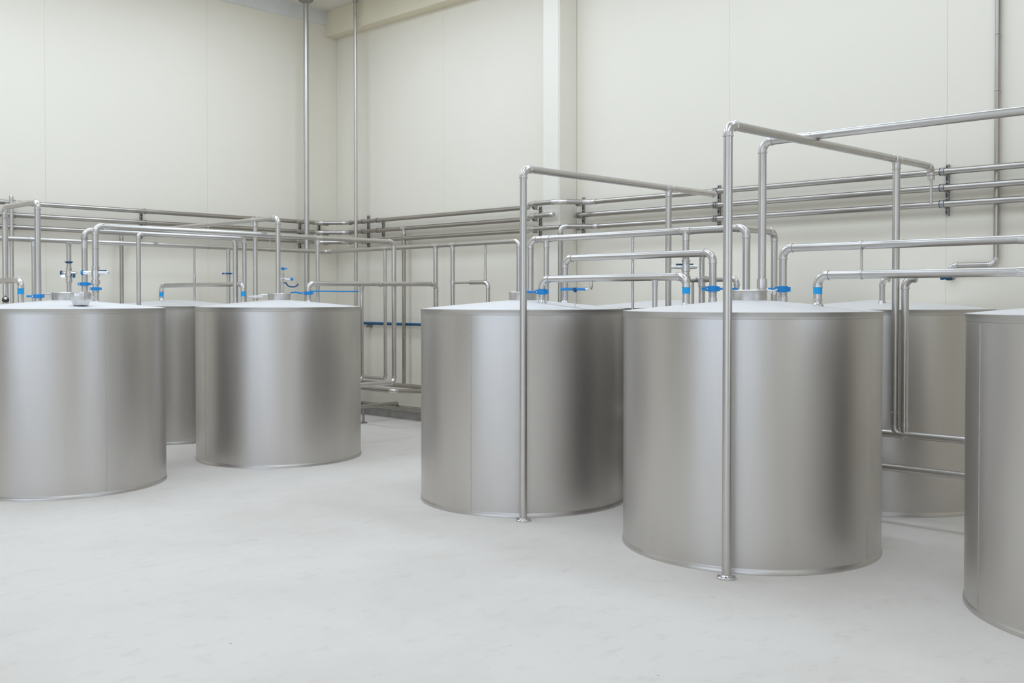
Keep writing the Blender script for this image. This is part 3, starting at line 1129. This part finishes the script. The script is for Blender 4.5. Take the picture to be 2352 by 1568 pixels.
# bent lever end and wire handles beside the collars
cq = V(q0, zat(q0, 673))
t = thing('bent_lever', 'bent steel hook handle with blue top, between collar and blue clamp left of centre', 'handle', cq - RTV * 0.20)
bm = bmesh.new()
st = cq - RTV * 0.10
sweep(bm, [st + Z * 0.006, st - RTV * 0.05 + Z * 0.010, st - RTV * 0.085 + Z * 0.004], 0.0075, 10)
obj('grip', bm, M_BLUE, t, 'blue upper part')
bm = bmesh.new()
e = st - RTV * 0.085 + Z * 0.004
zb_l = lid_z(TB, (e.x, e.y))
sweep(bm, [e, e - RTV * 0.012 - Z * 0.012, Vector((e.x - RTV.x * 0.014, e.y - RTV.y * 0.014, zb_l - 0.003))], 0.0075, 10)
obj('hook', bm, M_FIT, t)

zc_h = LIDTOP + 0.055


def latch(label, c, d, L):
    d = Vector(d).normalized()
    t = thing('hatch_latch', label, 'latch', V(c, zc_h) + d * 0.12)
    o = V(c, zc_h)
    bm = bmesh.new()
    sweep(bm, [o + d * 0.112 - Z * 0.06, o + d * 0.118 - Z * 0.01, o + d * 0.125 + Z * 0.004, o + d * (0.12 + L * 0.6) + Z * 0.003, o + d * (0.12 + L) - Z * 0.008], [0.005, 0.006, 0.006, 0.006, 0.005], 10)
    obj('latch_arm', bm, M_FIT, t)
    bm = bmesh.new()
    turned(bm, o + d * 0.122 - Z * 0.03, Z, [(0, 0.010), (0.03, 0.010), (0.036, 0.005)], 12)
    obj('pivot', bm, M_FIT, t)


latch('thin steel latch arm left of the collar on the leftmost tank', TA, -RTV, 0.10)
latch('thin steel latch arm left of the collar on the tank left of centre', TB, -RTV, 0.10)

# white clamp on the leg left of that collar
clamp_valve('off-white clamp on the leg left of the collar of the tank left of centre', pb, zat(pb, 681), 0.0235, RTV, 0.03, M_WHITE, wide=0.026, tail=0.03, group='white clamps')
# small clamp with a wing on a drop leg at the back wall
clamp_valve('small clamp with dark blue wing on a drop leg behind the tank left of centre', p525, zat(p525, 628), 0.0235, -RTV, 0.03, M_NAVY, wide=0.018, group='small wing clamps')


def cross_valve(label, p, z, r, cap_mat, L=0.085, tall=True, lower=True, strips=(), knob=True, group='steel cross valves'):
    """inline valve body with a horizontal barrel, caps and a top handwheel rim"""
    c = V(p, z)
    t = thing('cross_valve', label, 'valve', c, group)
    bm = bmesh.new()
    turned(bm, c, Z, [(-0.10, r * 1.02), (-0.098, r * 1.35), (-0.06, r * 1.4), (-0.055, r * 1.1), (-0.03, r * 1.1), (-0.028, r * 1.3), (0.028, r * 1.3), (0.03, r * 1.1), (0.05, r * 1.15), (0.052, r * 1.3), (0.062, r * 1.3), (0.064, r * 1.02)], 20)
    obj('valve_body', bm, M_FIT, t)
    d = RTV
    bm = bmesh.new()
    turned(bm, c - d * L + Z * 0.008, d, [(0, 0.010), (0.004, 0.015), (0.03, 0.016), (L - 0.02, 0.019), (L, 0.013), (L + 0.02, 0.019), (2 * L - 0.03, 0.016), (2 * L - 0.004, 0.014), (2 * L, 0.008)], 18)
    obj('barrel', bm, M_BRIGHT, t)
    if knob:
        bm = bmesh.new()
        turned(bm, c - d * (L + 0.006) + Z * 0.008, d, [(0, 0.024), (0.012, 0.026), (0.016, 0.015)], 16)
        obj('end_knob', bm, cap_mat, t, 'blue knob')
    else:
        bm = bmesh.new()
        turned(bm, c - d * (L + 0.03) + Z * 0.006, d, [(0, 0.007), (0.006, 0.012), (0.026, 0.011), (0.034, 0.013)], 14)
        obj('end_knob', bm, M_BRIGHT, t)
    for f0, f1 in strips:
        bm = bmesh.new()
        obox(bm, c + d * ((f0 + f1) / 2) + Z * 0.028, d, Vector((-d.y, d.x, 0)), Z, (f1 - f0) / 2, 0.011, 0.004)
        obj('lever_plate', bm, M_NAVY, t, 'dark blue plate on top of the barrel')
    if lower:
        bm = bmesh.new()
        obox(bm, c - d * 0.06 - Z * 0.028, d, Vector((-d.y, d.x, 0)), Z, 0.024, 0.014, 0.015)
        obj('side_port', bm, M_BRIGHT, t)
        bm = bmesh.new()
        obox(bm, c + d * 0.055 - Z * 0.026, d, Vector((-d.y, d.x, 0)), Z, 0.010, 0.014, 0.02)
        obj('side_knob', bm, cap_mat, t, 'dark blue knob')
    if tall:
        bm = bmesh.new()
        turned(bm, c + Z * 0.125, Z, [(-0.012, r * 1.02), (-0.006, r * 1.3), (0.006, r * 1.75), (0.01, r * 1.7), (0.002, r * 1.02)], 20)
        obj('hand_wheel', bm, cap_mat, t, 'blue rim')
    return t


cross_valve('steel cross valve with dark blue knobs on the drop leg above the dented bowl', p159, zat(p159, 628), 0.0255, M_NAVY)
cross_valve('bright valve with a sideways barrel on the high arching pipe of the leftmost tank', a0, zat(a0, 628), PR, M_BLUE, L=0.12, tall=False, lower=False, strips=((0.03, 0.10),))
cross_valve('bright cross valve under the highest bridge pipe, left of the tallest stand pipe', p1575, zat(p1575, 615), 0.0255, M_NAVY, L=0.085, tall=False, lower=False, strips=((-0.075, -0.025), (0.02, 0.055)), knob=False)

# sampling valve behind the tallest upright of the tank left of centre
ps = (TB[0] + 0.085, TB[1] + 0.09)
ps = at_y(650, 9.0)
zsv = zat(ps, 641)
t = thing('sampling_valve', 'narrow valve stack with blue knobs and a curved blue lever on a tank collar', 'valve', V(ps, LIDTOP))
bm = bmesh.new()
turned(bm, V(ps, LIDTOP + 0.06), Z, [(0, 0.010), (0.07, 0.010), (0.072, 0.014), (0.09, 0.014), (0.094, 0.010), (0.11, 0.015), (0.13, 0.016), (0.135, 0.010), (0.16, 0.015), (0.175, 0.015), (0.18, 0.010), (0.2, 0.015), (0.235, 0.014), (0.24, 0.010), (0.27, 0.010)], 14)
obj('valve_stem', bm, M_FIT, t)
bm = bmesh.new()
turned(bm, V(ps, zsv) - RTV * 0.07, RTV, [(0, 0.014), (0.02, 0.016), (0.022, 0.010), (0.07, 0.012), (0.10, 0.012), (0.15, 0.009)], 14)
obj('barrel', bm, M_BRIGHT, t)
bm = bmesh.new()
turned(bm, V(ps, zsv) + RTV * 0.08, RTV, [(0, 0.010), (0.008, 0.016), (0.020, 0.017), (0.028, 0.010)], 14)
obj('end_knob', bm, M_BLUE, t, 'bright blue knob')
bm = bmesh.new()
c = V(ps, zat(ps, 617))
turned(bm, c, Z, [(-0.014, 0.012), (-0.004, 0.02), (0.006, 0.024), (0.014, 0.014), (0.016, 0.004)], 14)
obox(bm, c + RTV * 0.03, RTV, Vector((-RTV.y, RTV.x, 0)), Z, 0.016, 0.010, 0.006)
obj('top_knob', bm, M_BLUE, t, 'bright blue knob')
bm = bmesh.new()
c = V(ps, zat(ps, 649)) + RTV * 0.03
pts = [c, c + RTV * 0.02 - Z * 0.03, c + RTV * 0.045 - Z * 0.042, c + RTV * 0.085 - Z * 0.044, c + RTV * 0.115 - Z * 0.034, c + RTV * 0.128 - Z * 0.012]
sweep(bm, pts, [0.008, 0.008, 0.007, 0.007, 0.007, 0.009], 10)
sweep(bm, [V(ps, zat(ps, 649)), c], 0.006, 8)
obj('lever', bm, M_NAVY, t, 'curved dark blue lever')

# blue bar handle on its elbow, right of the middle tank's pipes
pv = at_x(1358, 5.9)
zv = zat(pv, 664)
t = thing('bar_handle', 'long blue bar handle hanging on a steel elbow under the lowest front bridge pipe', 'handle', V(pv, zd0))
bm = bmesh.new()
sweep(bm, [V(pv, zd0 - 0.02), V(pv, zv + 0.02), V(pv, zv + 0.006) + Y * 0.006, V(pv, zv) + Y * 0.022, V(pv, zv) + Y * 0.05], 0.012, 12)
obj('elbow_arm', bm, M_FIT, t)
bm = bmesh.new()
pv2 = at_x(1289, 5.9)
sweep(bm, [V(pv, zv) + Y * 0.045, V(pv, zv) + Y * 0.08, V(at_x(1320, 5.9), zv + 0.002), V(pv2, zv + 0.002)], [0.012, 0.010, 0.010, 0.012], 12)
obj('grip', bm, M_BLUE, t)
bm = bmesh.new()
pv3 = at_x(1321, 5.9)
turned(bm, V(pv3, zv), Y, [(-0.014, 0.010), (-0.014, 0.014), (0.014, 0.014), (0.014, 0.010)], 12)
turned(bm, V(pv3, zv - 0.022), Z, [(0, 0.012), (0.014, 0.012)], 10)
obj('grip_boss', bm, M_NAVY, t)
bm = bmesh.new()
sweep(bm, [V(pv3, zv - 0.01), V(pv3, lid_z(TC, pv3) - 0.004)], 0.004, 8)
obj('stay_rod', bm, M_FIT, t)
# blue tip on the short cross pipe
t = thing('lever_tip', 'blue tipped lever under the end elbow of the short low cross pipe', 'handle', V(gx1, zg - 0.09))
bm = bmesh.new()
sweep(bm, [V(gx1, zg - 0.07), V(gx1, zg - 0.095), V(gx1, zg - 0.1) + Y * 0.03, V(gx1, zg - 0.1) + Y * 0.09], [0.016, 0.014, 0.012, 0.009], 12)
obj('grip', bm, M_BLUE, t)
# silver tap between collar and clamp on the large right tank
pt_ = V(at_x(1765, 6.02), zat(at_x(1765, 6.02), 668))
t = thing('sampling_tap', 'small silver tap right of the collar of the large right tank, beside a blue clamp', 'tap', pt_)
bm = bmesh.new()
sweep(bm, [pt_ - RTV * 0.03, pt_ - RTV * 0.005, pt_ + RTV * 0.03 - Z * 0.004], [0.008, 0.012, 0.010], 12)
turned(bm, pt_ + RTV * 0.035 - Z * 0.026, Z, [(0, 0.008), (0.01, 0.015), (0.03, 0.015), (0.034, 0.008)], 14)
obj('tap_body', bm, M_BRIGHT, t)
bm = bmesh.new()
sweep(bm, [pt_ + RTV * 0.03, pt_ + RTV * 0.055 + Z * 0.008], [0.007, 0.006], 8)
obj('tap_handle', bm, M_FIT, t)
# dark blue valve on the thin tail at right
pv = V(o1, zo + 0.006)
t = thing('small_valve', 'small dark blue valve below the lower pipe leaving at right', 'valve', pv)
bm = bmesh.new()
turned(bm, pv - Y * 0.035 - Z * 0.004, Y, [(-0.03, 0.008), (-0.026, 0.016), (0.01, 0.017), (0.014, 0.011), (0.03, 0.011), (0.034, 0.014), (0.05, 0.012)], 14)
obj('valve_body', bm, M_NAVY, t)
bm = bmesh.new()
turned(bm, pv - Y * 0.07 - Z * 0.004, Y, [(-0.012, 0.010), (0, 0.013), (0.008, 0.010)], 12)
obj('end_knob', bm, M_DARK, t)
# black knob on the upright at the left photo edge
pk = V(ga2, zat(ga2, 687))
toward = Vector((-pk.x, -pk.y, 0)).normalized()
t = thing('valve_knob', 'black rounded knob with a silver face on the upright at the left photo edge', 'knob', pk)
bm = bmesh.new()
c = pk + toward * 0.05
turned(bm, c - Z * 0.03, Z, [(0, 0.012), (0.006, 0.026), (0.02, 0.032), (0.036, 0.027), (0.052, 0.015), (0.062, 0.006)], 18)
obj('knob', bm, M_BLACK, t)
bm = bmesh.new()
turned(bm, pk + toward * 0.02, toward, [(0, 0.012), (0.02, 0.012)], 12)
turned(bm, pk - Z * 0.012, Z, [(0, 0.0262), (0, 0.031), (0.024, 0.031), (0.024, 0.0262)], 18)
obj('mount', bm, M_DARK, t)
bm = bmesh.new()
turned(bm, c + toward * 0.024 + Z * 0.008, toward, [(0, 0.016), (0.008, 0.012), (0.012, 0.004)], 12)
obj('face', bm, M_BRIGHT, t, 'silver face')

# ------------------------------------------------------------------ dented bowl on the leftmost lid
pw = at_x(186, 3.56)
zw = lid_z(TA, pw)
t = thing('metal_bowl', 'dented crumpled silver bowl standing on the lid of the leftmost tank', 'bowl', V(pw, zw))
rnd = random.Random(5)
bm = bmesh.new()
seg = 26
prof = [(0.0, 0.05), (0.006, 0.058), (0.03, 0.070), (0.06, 0.078), (0.09, 0.080), (0.112, 0.078), (0.114, 0.073), (0.09, 0.074), (0.05, 0.070), (0.02, 0.058), (0.012, 0.02)]
off = [rnd.uniform(-0.006, 0.006) for _ in range(seg)]
rings = []
for h, r in prof:
    row = []
    for k in range(seg):
        a = k * 2 * math.pi / seg
        rr_ = r + off[k] * (h / 0.11) + rnd.uniform(-0.002, 0.002)
        zz = h + (0.005 * math.sin(3 * a) if h > 0.1 else 0) + (0.004 * abs(math.sin(2.5 * a)) if h < 0.004 else 0)
        row.append(bm.verts.new((pw[0] + rr_ * math.cos(a), pw[1] + rr_ * math.sin(a), zw + zz)))
    rings.append(row)
for i in range(len(rings) - 1):
    for k in range(seg):
        k2 = (k + 1) % seg
        bm.faces.new((rings[i][k], rings[i][k2], rings[i + 1][k2], rings[i + 1][k]))
bm.faces.new(list(reversed(rings[0])))
bm.faces.new(rings[-1])
obj('bowl_shell', bm, M_DENT, t, sharp=22)
bm = bmesh.new()
c = V(pw, zw + 0.075) + RTV * 0.083
sweep(bm, [c, c + RTV * 0.02 + Z * 0.004, c + RTV * 0.028 - Z * 0.012, c + RTV * 0.008 - Z * 0.022], 0.005, 8)
obj('handle_stub', bm, M_FIT, t)
